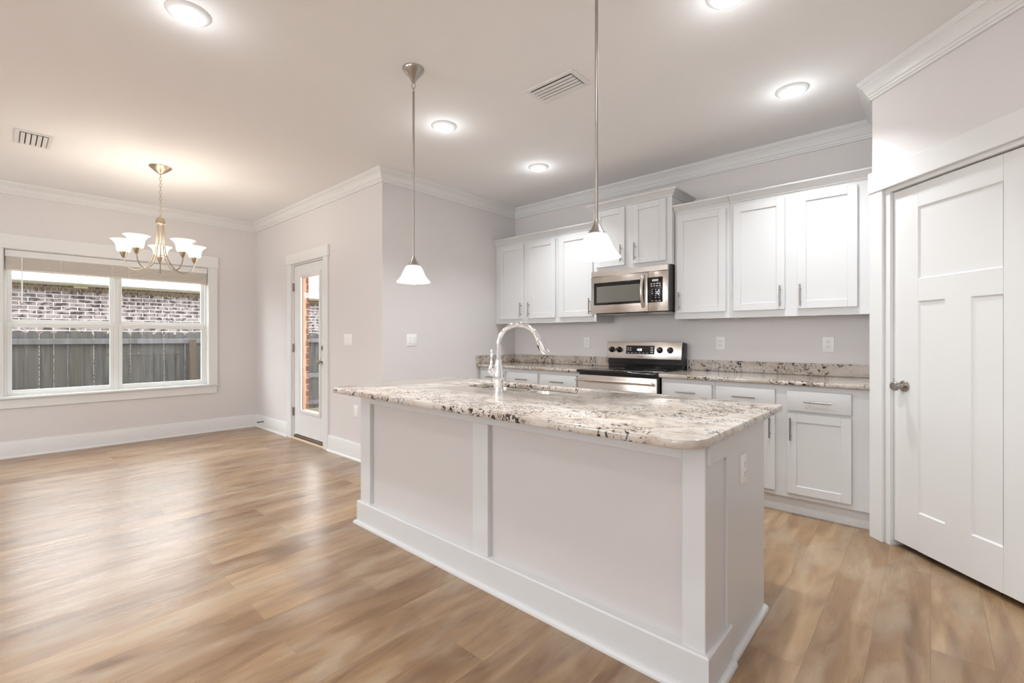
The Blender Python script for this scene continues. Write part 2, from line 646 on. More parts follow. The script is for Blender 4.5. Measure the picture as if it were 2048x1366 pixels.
def slab(mb, outer, holes, z0, z1, ease=0.006):
    """stone slab with eased edges and cut-outs"""
    bm = mb.bm
    prof = [(ease, z1), (ease * 0.3, z1 - ease * 0.3), (0, z1 - ease), (0, z0 + ease), (ease * 0.3, z0 + ease * 0.3), (ease, z0)]
    loops = []
    for pts, sign in [(outer, 1)] + [(h, -1) for h in holes]:
        rs = []
        for d, z in prof:
            q = inset(pts, d * sign)
            rs.append([bm.verts.new((a, b, z)) for a, b in q])
        for a, b in zip(rs[:-1], rs[1:]):
            for i in range(len(a)):
                j = (i + 1) % len(a)
                bm.faces.new((a[i], a[j], b[j], b[i]))
        loops.append((rs[0], rs[-1]))
    for k in (0, 1):
        es = []
        for lp in loops:
            vs = lp[k]
            for i in range(len(vs)):
                e = bm.edges.get((vs[i], vs[(i + 1) % len(vs)]))
                es.append(e)
        bmesh.ops.triangle_fill(bm, use_beauty=True, use_dissolve=False, edges=es)
    return mb


# ---------------------------------------------------------------- floor, ceiling, walls
struct('floor', MB().box(XW - 0.3, 2.4, -4.75, YK + 0.2, FLOOR - 0.1, FLOOR), MFLOOR)
struct('ceiling', MB().box(XW - 0.3, 2.4, -4.75, YK + 0.2, CEIL, CEIL + 0.1), MCEIL)
WIN = (0.031, 1.818, 0.60, 2.107)
mb = MB()
mb.box(XW - 0.15, XW, -4.6, WIN[0], FLOOR, CEIL).box(XW - 0.15, XW, WIN[1], YD + 0.12, FLOOR, CEIL)
mb.box(XW - 0.15, XW, WIN[0], WIN[1], FLOOR, WIN[2]).box(XW - 0.15, XW, WIN[0], WIN[1], WIN[3], CEIL)
struct('wall_left', mb, MWALL)
DX0, DX1, DZ = -5.765, -4.945, 2.085
mb = MB()
mb.box(XW, DX0, YD, YD + 0.12, FLOOR, CEIL).box(DX1, XS, YD, YD + 0.12, FLOOR, CEIL).box(DX0, DX1, YD, YD + 0.12, DZ, CEIL)
struct('wall_middle', mb, MWALL)
struct('wall_return', MB().box(XS - 0.12, XS, YD + 0.12, YK, FLOOR, CEIL), MWALL)
struct('wall_back', MB().box(XS - 0.12, 2.2, YK, YK + 0.12, FLOOR, CEIL), MWALL)
EX, EY = -0.2665, 3.5965
Q = math.sqrt(0.5)
PT = Matrix(((Q, -Q, 0, EX), (-Q, -Q, 0, EY), (0, 0, 1, 0), (0, 0, 0, 1)))   # u along the wall, v into the room
PU0, PU1, PZ = 0.10, 0.87, 2.08
UEND = 1.35
mb = MB()
mb.prism([(EX, EY), (EX, YK), (EX + 0.1, YK), (EX + 0.1, EY + 0.04)], FLOOR, CEIL)
mb2 = MB(PT)
mb2.box(0, PU0, -0.11, 0, FLOOR, CEIL).box(PU1, UEND, -0.11, 0, FLOOR, CEIL).box(PU0, PU1, -0.11, 0, PZ, CEIL)
struct('wall_pantry', mb2, MWALL)
struct('wall_pantry_side', mb, MWALL)
PEX, PEY = EX + Q * UEND, EY - Q * UEND
struct('wall_corner', MB().box(PEX, 2.2, PEY - 0.02, PEY + 0.1, FLOOR, CEIL), MWALL)
struct('wall_right', MB().box(2.2, 2.35, -4.6, YK, FLOOR, CEIL), MWALL)
mb = MB()
xs_ = [XW] + [q for ab in REAR for q in ab] + [2.2]
for i in range(0, len(xs_), 2):
    mb.box(xs_[i], xs_[i + 1], -4.7, -4.6, FLOOR, CEIL)
for a, b in REAR:
    mb.box(a, b, -4.7, -4.6, FLOOR, 1.20).box(a, b, -4.7, -4.6, 2.10, CEIL)
struct('wall_front', mb, MWALL)

# crown moulding round the room, one length to each wall
PATH = [(XW, -4.6), (XW, YD), (XS, YD), (XS, YK), (EX, YK), (EX, EY), (PEX, PEY)]
CROWN = [(0, -0.118), (0.013, -0.118), (0.013, -0.104), (0.018, -0.102), (0.021, -0.096), (0.021, -0.088), (0.028, -0.085), (0.034, -0.068), (0.047, -0.044), (0.057, -0.036), (0.057, -0.029), (0.065, -0.026), (0.070, -0.018), (0.074, -0.014), (0.074, 0), (0, 0)]
for i, mb in enumerate(sweep_segments(PATH, CROWN, CEIL)):
    struct('trim_%d' % (i + 1), mb, MTRIM)
# baseboards with a shoe moulding
BASE = [(0, 0), (0.032, 0), (0.031, 0.008), (0.026, 0.015), (0.016, 0.018), (0.016, 0.158), (0.012, 0.165), (0, 0.165)]
for nm, pth in (('baseboard_left', [(XW, -4.6), (XW, YD), (-5.884, YD)]), ('baseboard_middle', [(-4.838, YD), (XS, YD), (XS, 3.62)])):
    segs = sweep_segments(pth, BASE, FLOOR)
    for k, mb in enumerate(segs):
        struct(nm if k == 0 else nm + '_return', mb, MTRIM)

# ---------------------------------------------------------------- window_1
W1 = sroot('window_1', (XW, 0.925, 0.60))
struct('casing_header', MB().box(XW, XW + 0.028, -0.085, 1.927, 2.107, 2.253, 0.003), MTRIM, W1)
struct('casing_side', MB().box(XW, XW + 0.02, 1.818, 1.918, 0.605, 2.107, 0.002), MTRIM, W1)
struct('casing_side', MB().box(XW, XW + 0.02, -0.07, 0.031, 0.605, 2.107, 0.002), MTRIM, W1)
struct('window_stool', MB().box(XW - 0.07, XW + 0.05, -0.085, 1.925, 0.582, 0.605, 0.005, 2), MTRIM, W1)
struct('apron', MB().box(XW, XW + 0.02, -0.07, 1.912, 0.485, 0.582, 0.002), MTRIM, W1)
mb = MB()
mb.box(XW - 0.075, XW, 0.031, 0.037, 0.605, 2.107).box(XW - 0.075, XW, 1.812, 1.818, 0.605, 2.107).box(XW - 0.075, XW, 0.037, 1.812, 2.101, 2.107)
struct('jamb', mb, MTRIM, W1)
for y0, y1 in ((0.037, 0.912), (0.912, 1.812)):
    xa, xb = XW - 0.125, XW - 0.055
    mb = MB()
    mb.box(xa, xb, y0, y0 + 0.02, 0.605, 2.101, 0.002).box(xa, xb, y1 - 0.02, y1, 0.605, 2.101, 0.002)
    mb.box(xa, xb, y0 + 0.02, y1 - 0.02, 0.605, 0.622, 0.002).box(xa, xb, y0 + 0.02, y1 - 0.02, 2.08, 2.101, 0.002)
    struct('window_frame', mb, MVINYL, W1)
    for z0, z1, xf in ((0.622, 1.36, XW - 0.06), (1.34, 2.08, XW - 0.09)):
        s = 0.036
        g0, g1 = y0 + 0.02, y1 - 0.02
        rb, rt_ = (0.04, 0.048) if z0 < 1 else (0.052, 0.045)
        mb = MB()
        mb.box(xf - 0.028, xf, g0, g0 + s, z0, z1, 0.003).box(xf - 0.028, xf, g1 - s, g1, z0, z1, 0.003)
        mb.box(xf - 0.028, xf, g0 + s, g1 - s, z0, z0 + rb, 0.003).box(xf - 0.028, xf, g0 + s, g1 - s, z1 - rt_, z1, 0.003)
        so = struct('sash', mb, MVINYL, W1)
        struct('glass_pane', MB().box(xf - 0.016, xf - 0.012, g0 + s, g1 - s, z0 + rb, z1 - rt_), MGLASS, so)

# raised blind
B = thing('window_blind', 'beige horizontal slat blind pulled up to the top of the wide double window', 'blind', (XW - 0.02, 0.925, 1.885))
MB().box(XW - 0.053, XW - 0.004, 0.042, 1.808, 2.028, 2.098, 0.003).build('valance', MTRIM, B)
mb = MB()
rnd = random.Random(4)
for i in range(15):
    z = 1.907 + i * 0.0081
    dx = rnd.uniform(-0.002, 0.002)
    mb.box(XW - 0.051 + dx, XW - 0.003 + dx, 0.048, 1.802, z, z + 0.0058, 0.001)
mb.build('slat_stack', MSLAT, B)
MB().box(XW - 0.051, XW - 0.002, 0.048, 1.802, 1.889, 1.9045, 0.003).build('bottom_rail', MSLAT, B)
MB().cyl((XW - 0.0005, 0.163, 2.03), (XW + 0.0005, 0.163, 1.56), 0.0042, 0.0052, 8).build('tilt_wand', MPLATE, B)
for yy in (0.45, 0.87, 1.02):
    MB().cyl((XW - 0.0005, yy, 2.03), (XW - 0.0005, yy, 1.888), 0.0018, None, 6).build('lift_cord', MPLATE, B)

# ---------------------------------------------------------------- door_1 (glazed, to the yard)
D1 = sroot('door_1', ((DX0 + DX1) / 2, YD, FLOOR))
mb = MB()
mb.box(DX0, DX0 + 0.022, YD, YD + 0.125, FLOOR, DZ).box(DX1 - 0.022, DX1, YD, YD + 0.125, FLOOR, DZ).box(DX0 + 0.022, DX1 - 0.022, YD, YD + 0.125, DZ - 0.012, DZ)
struct('jamb', mb, MTRIM, D1)
struct('casing_side', MB().box(-5.884, DX0 - 0.004, YD - 0.02, YD, FLOOR, DZ + 0.004, 0.002), MTRIM, D1)
struct('casing_side', MB().box(DX1 + 0.004, -4.838, YD - 0.02, YD, FLOOR, DZ + 0.004, 0.002), MTRIM, D1)
struct('casing_header', MB().box(-5.902, -4.82, YD - 0.028, YD, DZ + 0.004, 2.214, 0.003), MTRIM, D1)
sx0, sx1, sy, sz0, sz1 = DX0 + 0.025, DX1 - 0.025, YD + 0.012, 0.045, DZ - 0.016
gx0, gx1, gz0, gz1 = -5.572, -5.055, 0.325, 1.945
mb = MB()
mb.box(sx0, gx0, sy, sy + 0.044, sz0, sz1, 0.002).box(gx1, sx1, sy, sy + 0.044, sz0, sz1, 0.002)
mb.box(gx0, gx1, sy, sy + 0.044, sz0, gz0).box(gx0, gx1, sy, sy + 0.044, gz1, sz1)
slabo = struct('door_slab', mb, MTRIM, D1)
t = 0.026


def lite(y0, y1, bev):
    mb = MB()
    for q in ((gx0 - 0.012, gx0 + t), (gx1 - t, gx1 + 0.012)):
        mb.box(q[0], q[1], y0, y1, gz0 - 0.012, gz1 + 0.012, bev, 2)
    mb.box(gx0 + t, gx1 - t, y0, y1, gz0 - 0.012, gz0 + t, bev, 2).box(gx0 + t, gx1 - t, y0, y1, gz1 - t, gz1 + 0.012, bev, 2)
    return mb


struct('lite_frame', lite(sy - 0.012, sy + 0.010, 0.004), MTRIM, slabo)
struct('glass_pane', MB().box(gx0 + t, gx1 - t, sy + 0.0115, sy + 0.0165, gz0 + t, gz1 - t), MGLASS, slabo)
o = struct('exterior_stop', lite(sy + 0.018, sy + 0.052, 0.003), MTAN, slabo)
kx = -4.997
mb = MB()
mb.lathe([(0.033, 0), (0.033, 0.004), (0.028, 0.009), (0.012, 0.013), (0.011, 0.035), (0.017, 0.040), (0.026, 0.050), (0.028, 0.060), (0.022, 0.070), (0.004, 0.073)], (kx, sy, 0.935), (0, -1, 0))
struct('door_knob', mb, MNICKEL, D1)
mb = MB()
mb.lathe([(0.030, 0), (0.030, 0.006), (0.025, 0.012), (0.004, 0.013)], (kx, sy, 1.09), (0, -1, 0))
mb.box(kx - 0.006, kx + 0.006, sy - 0.028, sy - 0.01, 1.073, 1.107, 0.003)
struct('deadbolt', mb, MNICKEL, D1)
for hz in (1.815, 1.08, 0.31):
    mb = MB()
    mb.cyl((sx0 - 0.004, YD - 0.004, hz - 0.05), (sx0 - 0.004, YD - 0.004, hz + 0.05), 0.0075, None, 10)
    mb.box(sx0 - 0.02, sx0 + 0.001, YD + 0.001, YD + 0.011, hz - 0.048, hz + 0.048)
    struct('hinge', mb, MHINGE, D1)
mb = MB()
mb.box(DX0 + 0.022, DX1 - 0.022, YD + 0.004, YD + 0.125, FLOOR, 0.032, 0.004)
struct('threshold', mb, MTHRESH, D1)
struct('threshold_strip', MB().box(DX0, DX1, YD - 0.018, YD + 0.003, FLOOR, 0.006, 0.003), MPINE, D1)

# ---------------------------------------------------------------- door_2 (pantry)
ROOTM_P = PT
D2 = sroot('door_2', (EX, EY, FLOOR))
mb = MB(PT)
mb.box(PU0, 0.126, -0.11, 0, FLOOR, PZ).box(0.845, PU1, -0.11, 0, FLOOR, PZ).box(0.126, 0.845, -0.11, 0, 2.058, PZ)
struct('jamb', mb, MTRIM, D2)
struct('casing_side', MB(PT).box(0.001, 0.091, 0, 0.02, FLOOR, PZ, 0.002), MTRIM, D2)
struct('casing_side', MB(PT).box(0.875, 0.965, 0, 0.02, FLOOR, PZ, 0.002), MTRIM, D2)
struct('casing_header', MB(PT).box(-0.004, 0.985, 0, 0.026, PZ, 2.205, 0.002), MTRIM, D2)
du0, du1, dz0, dz1, dv = 0.1285, 0.843, 0.019, 2.052, -0.022
mb = MB(PT)
pf, pb = dv, dv - 0.035
mb.box(du0, 0.281, pb, pf, dz0, dz1, 0.0015).box(0.706, du1, pb, pf, dz0, dz1, 0.0015)
mb.box(0.281, 0.706, pb, pf, dz0, 0.229).box(0.281, 0.706, pb, pf, 1.405, 1.527).box(0.281, 0.706, pb, pf, 1.928, dz1)
mb.box(0.432, 0.562, pb, pf, 0.229, 1.405)
for u0, u1, z0, z1 in ((0.281, 0.706, 1.527, 1.928), (0.281, 0.432, 0.229, 1.405), (0.562, 0.706, 0.229, 1.405)):
    s = 0.007                                   # recessed flat panel with a sloped sticking round it
    d = pf - 0.009
    O = [(u0, pf, z0), (u1, pf, z0), (u1, pf, z1), (u0, pf, z1)]
    I = [(u0 + s, d, z0 + s), (u1 - s, d, z0 + s), (u1 - s, d, z1 - s), (u0 + s, d, z1 - s)]
    vo = [mb.bm.verts.new(PT @ Vector(p)) for p in O]
    vi = [mb.bm.verts.new(PT @ Vector(p)) for p in I]
    for i in range(4):
        j = (i + 1) % 4
        mb.bm.faces.new((vo[i], vo[j], vi[j], vi[i]))
    mb.bm.faces.new(vi)
o = mb.build('door_slab', MTRIM, D2, 20)
o['kind'] = 'structure'
kc = PT @ Vector((0.197, dv, 0.925))
mb = MB()
mb.lathe([(0.033, 0), (0.033, 0.003), (0.029, 0.009), (0.013, 0.014), (0.011, 0.034), (0.016, 0.040), (0.025, 0.049), (0.027, 0.060), (0.022, 0.070), (0.004, 0.072)], kc, (-Q, -Q, 0))
struct('door_knob', mb, MNICKEL, D2)
mb = MB(PT)
mb.box(0.1265, 0.1285, dv - 0.034, dv + 0.002, 0.885, 0.965).box(0.848, 0.851, -0.02, 0.004, 1.8, 1.9)
struct('latch_plate', mb, MNICKEL, D2)


# ---------------------------------------------------------------- kitchen cabinets
def pull(p, vertical, yf, parent, L=0.155):
    """bar pull with two posts; p = centre on the door face"""
    x, z = p
    mb = MB()
    y = yf - 0.030
    h = L / 2
    if vertical:
        mb.cyl((x, y, z - h), (x, y, z + h), 0.0055, None, 10)
        for s in (-1, 1):
            mb.cyl((x, yf, z + s * 0.048), (x, y, z + s * 0.048), 0.0042, None, 8)
    else:
        mb.cyl((x - h, y, z), (x + h, y, z), 0.0055, None, 10)
        for s in (-1, 1):
            mb.cyl((x + s * 0.048, yf, z), (x + s * 0.048, y, z), 0.0042, None, 8)
    return mb.build('handle', MPULL, parent, label='satin nickel bar handle')


def shaker(x0, x1, z0, z1, yf, parent, handle=None, st=0.056):
    mb = MB()
    yb = yf + 0.02
    b = 0.0018
    mb.box(x0, x0 + st, yf, yb, z0, z1, b).box(x1 - st, x1, yf, yb, z0, z1, b)
    mb.box(x0 + st, x1 - st, yf, yb, z0, z0 + st, b).box(x0 + st, x1 - st, yf, yb, z1 - st, z1, b)
    mb.box(x0 + st - 0.004, x1 - st + 0.004, yf + 0.009, yb, z0 + st - 0.004, z1 - st + 0.004)
    o = mb.build('door', MCAB, parent)
    if handle:
        pull(handle, True, yf, o)
    return o


def drawer(x0, x1, z0, z1, yf, parent):
    o = MB().box(x0, x1, yf, yf + 0.02, z0, z1, 0.003, 2).build('drawer', MCAB, parent)
    pull(((x0 + x1) / 2, (z0 + z1) / 2), False, yf, o)
    return o


CABCROWN = [(0, 0), (0.008, 0), (0.010, 0.008), (0.020, 0.016), (0.040, 0.036), (0.050, 0.042), (0.058, 0.046), (0.060, 0.056), (0, 0.056)]


def cab_crown(path, z, parent):
    mbs = sweep_segments(path, CABCROWN, z)
    bm = MB()
    for q in mbs:
        me = bpy.data.meshes.new('tmp')
        q.bm.to_mesh(me)
        q.bm.free()
        bm.bm.from_mesh(me)
        bpy.data.meshes.remove(me)
    bm.build('crown_moulding', MCAB, parent)


UF = 3.905
UB, UT = 1.362, 2.276


def upper(x0, x1, label, doors, crown=True):
    c = thing('wall_cabinet', label, 'cabinet', ((x0 + x1) / 2, YK - 0.17, UB), 'white wall cabinets above the counter')
    mb = MB()
    mb.box(x0 + 0.001, x1 - 0.001, UF + 0.021, YK - 0.001, UB + 0.02, UT)
    mb.box(x0 + 0.001, x1 - 0.001, UF + 0.021, UF + 0.04, UB, UB + 0.02)
    mb.box(x0 + 0.001, x0 + 0.019, UF + 0.04, YK - 0.001, UB, UB + 0.02).box(x1 - 0.019, x1 - 0.001, UF + 0.04, YK - 0.001, UB, UB + 0.02)
    mb.build('body', MCAB, c)
    for a, b, h in doors:
        shaker(a, b, UB + 0.052, 2.246, UF, c, (h, 1.513) if h else None)
    cab_crown([(x1 - 0.001, UF + 0.021), (x0 + 0.001, UF + 0.021)][::-1], UT, c)
    return c


upper(XS + 0.002, -2.896, 'white two-door wall cabinet in the corner beside the side wall, left of the microwave', [(-3.723, -3.361, -3.385), (-3.296, -2.920, -3.270)])
upper(-2.896, -2.43, 'white single-door wall cabinet directly left of the microwave', [(-2.868, -2.462, -2.489)])
upper(-1.645, -1.193, 'white single-door wall cabinet directly right of the microwave', [(-1.620, -1.221, -1.595)])
upper(-1.193, EX - 0.003, 'wide white two-door wall cabinet at the pantry end of the kitchen wall', [(-1.164, -0.804, -0.831), (-0.724, -0.369, -0.703)])

MF = 3.85
c = thing('wall_cabinet', 'short raised white two-door cabinet directly above the microwave', 'cabinet', (-2.0375, YK - 0.2, 1.835), 'white wall cabinets above the counter')
MB().box(-2.428, -1.647, MF + 0.021, YK - 0.001, 1.836, 2.42).build('body', MCAB, c)
shaker(-2.393, -2.087, 1.872, 2.408, MF, c, (-2.115, 1.978))
shaker(-2.006, -1.695, 1.872, 2.408, MF, c, (-1.978, 1.978))
cab_crown([(-2.428, YK - 0.001), (-2.428, MF + 0.021), (-1.647, MF + 0.021), (-1.647, YK - 0.001)], 2.42, c)

BF = 3.645
CT = 0.878


def base(x0, x1, label, parts):
    c = thing('base_cabinet', label, 'cabinet', ((x0 + x1) / 2, YK - 0.3, FLOOR), 'white base cabinets along the kitchen wall')
    mb = MB()
    mb.box(x0 + 0.001, x1 - 0.001, BF + 0.021, YK - 0.001, 0.10, CT - 0.001)
    mb.build('body', MCAB, c)
    MB().box(x0 + 0.001, x1 - 0.001, BF + 0.055, YK - 0.001, FLOOR, 0.10).build('toe_kick', MCAB, c)
    for a, b, side in parts:
        drawer(a, b, 0.702, 0.840, BF, c)
        hx = b - 0.030 if side > 0 else a + 0.024
        shaker(a, b, 0.135, 0.683, BF, c, (hx, 0.578))
    return c


base(XS + 0.002, -2.917, 'white base cabinet in the corner by the side wall, two drawers over doors', [(-3.765, -3.40, 1), (-3.345, -2.945, -1)])
base(-2.917, -2.442, 'white base cabinet with one drawer, directly left of the range', [(-2.905, -2.475, 1)])
base(-1.648, -1.222, 'white base cabinet with one drawer, directly right of the range', [(-1.632, -1.240, -1)])
base(-1.222, EX - 0.003, 'wide white base cabinet beside the pantry wall, two drawers over doors', [(-1.208, -0.810, 1), (-0.736, -0.375, -1)])

GT = 0.910
c = thing('countertop', 'granite countertop with backsplash in the corner left of the range', 'countertop', ((XS - 2.44) / 2, 3.93, CT), 'granite worktops')
slab(MB(), rounded(XS + 0.001, -2.440, 3.612, YK - 0.001, 0.004, 2), [], CT, GT, 0.007).build('worktop', MGRAN, c)
MB().box(XS + 0.021, -2.440, YK - 0.022, YK - 0.001, GT, 1.003, 0.002).build('backsplash', MGRAN, c)
MB().box(XS + 0.001, XS + 0.021, 3.60, YK - 0.001, GT, 1.003, 0.002).build('side_splash', MGRAN, c)
c = thing('countertop', 'granite countertop with backsplash between the range and the pantry wall', 'countertop', ((EX - 1.65) / 2, 3.93, CT), 'granite worktops')
slab(MB(), rounded(-1.650, EX - 0.002, 3.612, YK - 0.001, 0.004, 2), [], CT, GT, 0.007).build('worktop', MGRAN, c)
MB().box(-1.650, EX - 0.002, YK - 0.022, YK - 0.001, GT, 1.003, 0.002).build('backsplash', MGRAN, c)

# ---------------------------------------------------------------- range
RX0, RX1 = -2.434, -1.656
rg = thing('electric_range', 'stainless steel electric range with black glass cooktop under the microwave', 'stove', ((RX0 + RX1) / 2, 3.9, FLOOR))
MB().box(RX0, RX1, 3.63, YK - 0.03, FLOOR + 0.06, 0.885, 0.003).build('body', MBLACK, rg)
MB().box(RX0 + 0.02, RX1 - 0.02, 3.68, YK - 0.05, FLOOR, FLOOR + 0.06).build('plinth', MBLACK, rg)
ck = MB().box(RX0 - 0.003, RX1 + 0.003, 3.585, 4.14, 0.885, 0.912, 0.008, 3).build('cooktop', MBGLASS, rg)
for bx, by, br_ in ((-2.24, 3.72, 0.095), (-1.85, 3.72, 0.075), (-2.24, 3.98, 0.075), (-1.85, 3.98, 0.095)):
    MB().tube([(bx + br_ * math.cos(R(a)), by + br_ * math.sin(R(a)), 0.9121) for a in range(0, 360, 10)], 0.0012, 6, True).build('burner_ring', MDARK, ck)
od = MB().box(RX0 + 0.006, RX1 - 0.006, 3.60, 3.632, 0.24, 0.866, 0.005, 2).build('oven_door', MSTEEL, rg)
MB().box(RX0 + 0.10, RX1 - 0.10, 3.594, 3.602, 0.36, 0.70, 0.003).build('oven_window', MBGLASS, od)
mb = MB()
mb.cyl((RX0 + 0.02, 3.548, 0.822), (RX1 - 0.02, 3.548, 0.822), 0.0125, None, 14)
for x in (RX0 + 0.06, RX1 - 0.06):
    mb.box(x - 0.012, x + 0.012, 3.548, 3.604, 0.812, 0.832, 0.003)
mb.build('oven_handle', MSTEEL, od)
MB().box(RX0 + 0.006, RX1 - 0.006, 3.605, 3.632, 0.055, 0.228, 0.005, 2).build('storage_drawer', MSTEEL, rg)
# upright console: black riser below, stainless panel above, leaning back a little
MB().box(RX0 + 0.012, RX1 - 0.006, 4.145, YK - 0.026, 0.905, 1.01, 0.003).build('console_riser', MBGLASS, rg)
LEAN = R(7)
CT_M = Matrix.Translation((0, 4.118, 1.000)) @ Matrix.Rotation(-LEAN, 4, 'X')
cp = MB(CT_M).box(RX0, RX1 - 0.012, 0, 0.03, 0, 0.166, 0.004, 2).build('control_panel', MSTEEL, rg)
MB(CT_M).box(RX0 + 0.004, RX1, 0.03, 0.092, -0.05, 0.162, 0.003).build('console_back', MBLACK, rg)
MB(CT_M).box(-2.218, -1.925, -0.003, 0.004, 0.046, 0.128, 0.002).build('display_panel', MBGLASS, cp)
for i, kx in enumerate((-2.375, -2.292, -1.872, -1.772)):
    mb = MB(CT_M)
    mb.lathe([(0.029, 0), (0.029, 0.006), (0.024, 0.010), (0.021, 0.030), (0.018, 0.033), (0.001, 0.033)], (kx, 0.001, 0.086), (0, -1, 0), 24)
    mb.box(kx - 0.004, kx + 0.004, -0.040, -0.030, 0.066, 0.106, 0.002)
    k = mb.build('knob', MBLACK, cp)
    MB(CT_M).box(kx + 0.003, kx + 0.0055, -0.0405, -0.0395, 0.088, 0.104).build('pointer', MBTN, k)
bts = [(bx - 0.007, bx + 0.007, bz - 0.004, bz + 0.004) for bx in (-2.196, -2.170) for bz in (0.084, 0.104)]
bts += [(-2.201 + k * 0.039, -2.179 + k * 0.039, 0.054, 0.059) for k in range(6)]
bts += [(-1.962, -1.938, 0.058 + k * 0.021, 0.070 + k * 0.021) for k in range(3)]
for x0, x1, z0, z1 in bts:
    MB(CT_M).box(x0, x1, -0.0036, -0.0028, z0, z1).build('button', MBTN, cp)
MB(CT_M).box(-2.095, -2.035, -0.0012, 0.0005, 0.0195, 0.0235).build('maker_mark', MDARK, cp)
fc = bpy.data.curves.new('clock', 'FONT')
fc.body = '4:25'
fc.size = 0.030
fc.extrude = 0.0003
fc.align_x = 'CENTER'
ft = bpy.data.objects.new('clock_text', fc)
COL.objects.link(ft)
bpy.context.view_layer.update()
fm = bpy.data.meshes.new_from_object(ft.evaluated_get(bpy.context.evaluated_depsgraph_get()))
bpy.data.objects.remove(ft)
fm.name = 'clock_digits'
fm.materials.clear()
fm.materials.append(MCLOCK)
fo = bpy.data.objects.new('clock_digits', fm)
COL.objects.link(fo)
fo.parent = cp
fo.matrix_basis = ROOTM[rg.name].inverted() @ CT_M @ Matrix.Translation((-2.075, -0.0042, 0.078)) @ Matrix.Rotation(R(90), 4, 'X')

# ---------------------------------------------------------------- microwave
MX0, MX1, MZ0, MZ1, MY = -2.412, -1.654, 1.432, 1.829, 3.80
mw = thing('microwave', 'stainless steel over-the-range microwave with black window, hung above the range', 'microwave', ((MX0 + MX1) / 2, 4.0, MZ0))
MB().box(MX0 + 0.004, MX1 - 0.002, MY + 0.028, YK - 0.002, MZ0 + 0.006, MZ1, 0.003).build('body', MDARK, mw)
MB().box(MX0, MX1, MY + 0.002, MY + 0.03, 1.779, MZ1, 0.003).build('top_vent_strip', MSTEEL, mw)
md = MB().box(MX0, -1.832, MY, MY + 0.028, MZ0, 1.776, 0.004, 2).build('door', MSTEEL, mw)
MB().box(MX0 + 0.035, -1.868, MY - 0.003, MY + 0.004, 1.508, 1.718, 0.008, 2).build('window_surround', MBGLASS, md)
MB().box(MX0 + 0.062, -1.905, MY - 0.0045, MY, 1.528, 1.683, 0.003).build('window', MGREYW, md)
pts, rad = [], []
for i in range(17):
    t = i / 16
    z = 1.472 + t * 0.285
    bow = math.sin(math.pi * t)
    pts.append((-1.873 - 0.000 * bow, MY - 0.006 - 0.042 * bow ** 0.7, z))
    rad.append(0.014)
mb = MB()
mb.tube(pts, rad, 12)
mb.build('handle', MSTEEL, md)
pn = MB().box(-1.830, MX1, MY, MY + 0.028, MZ0, 1.776, 0.004, 2).build('control_side', MSTEEL, mw)
MB().box(-1.838, -1.697, MY - 0.003, MY + 0.004, 1.508, 1.727, 0.004, 2).build('keypad', MBGLASS, pn)
MB().box(-1.793, -1.737, MY - 0.0042, MY - 0.002, 1.690, 1.708, 0.001).build('display', MBTN, pn)
bts = []
for k in range(3):
    bts += [(-1.796 + k * 0.032, -1.788 + k * 0.032, 1.5445 + j * 0.0175, 1.5515 + j * 0.0175) for j in range(5) if (k, j) not in ((0, 0), (0, 1))]
    bts.append((-1.80 + k * 0.034, -1.782 + k * 0.034, 1.520, 1.524))
bts += [(-1.806 + k * 0.025, -1.790 + k * 0.025, 1.646 + j * 0.019, 1.654 + j * 0.019) for k in range(4) for j in range(2)]
for x0, x1, z0, z1 in bts:
    MB().box(x0, x1, MY - 0.0038, MY - 0.0025, z0, z1).build('button', MBTN, pn)
MB().box(MX0 + 0.03, MX1 - 0.005, MY + 0.03, YK - 0.06, MZ0 - 0.006, MZ0 + 0.007, 0.002).build('underside', MBLACK, mw)
for x0, x1 in ((-2.36, -2.16), (-1.90, -1.70)):
    MB().box(x0, x1, MY + 0.06, MY + 0.30, MZ0 - 0.010, MZ0 - 0.005, 0.002).build('grease_filter', MSTEEL, mw)


# ---------------------------------------------------------------- outlets and switches
def plate(name, label, cat, c, axis, w, h, kind, group):
    """wall plate; axis = direction it faces: '-y', '+x'"""
    T = Matrix.Translation(c)
    if axis == '+x':
        T = T @ Matrix.Rotation(R(90), 4, 'Z')
    r = thing(name, label, cat, c, group)
    MB(T).box(-w / 2, w / 2, -0.006, 0, -h / 2, h / 2, 0.003, 2).build('cover_plate', MPLATE, r)
    if kind == 'duplex':
        for s in (-1, 1):
            o = MB(T).box(-0.017, 0.017, -0.0085, -0.004, s * 0.0195 - 0.014, s * 0.0195 + 0.014, 0.004, 2).build('socket', MPLATE, r)
            mb = MB(T)
            mb.box(-0.008, -0.006, -0.009, -0.008, s * 0.0195 - 0.002, s * 0.0195 + 0.008).box(0.006, 0.008, -0.009, -0.008, s * 0.0195 - 0.001, s * 0.0195 + 0.007)
            mb.box(-0.002, 0.002, -0.009, -0.008, s * 0.0195 - 0.010, s * 0.0195 - 0.006)
            mb.build('slot', MSLOT, o)
    elif kind == 'blank':
        MB(T).box(-0.017, 0.017, -0.009, -0.004, -0.033, 0.033, 0.002).build('insert', MPLATE, r)
    else:
        n = kind
        for i in range(n):
            x = (i - (n - 1) / 2) * 0.046
            MB(T).box(x - 0.0165, x + 0.0165, -0.0085, -0.004, -0.033, 0.033, 0.002).build('rocker', MPLATE, r)
    return r


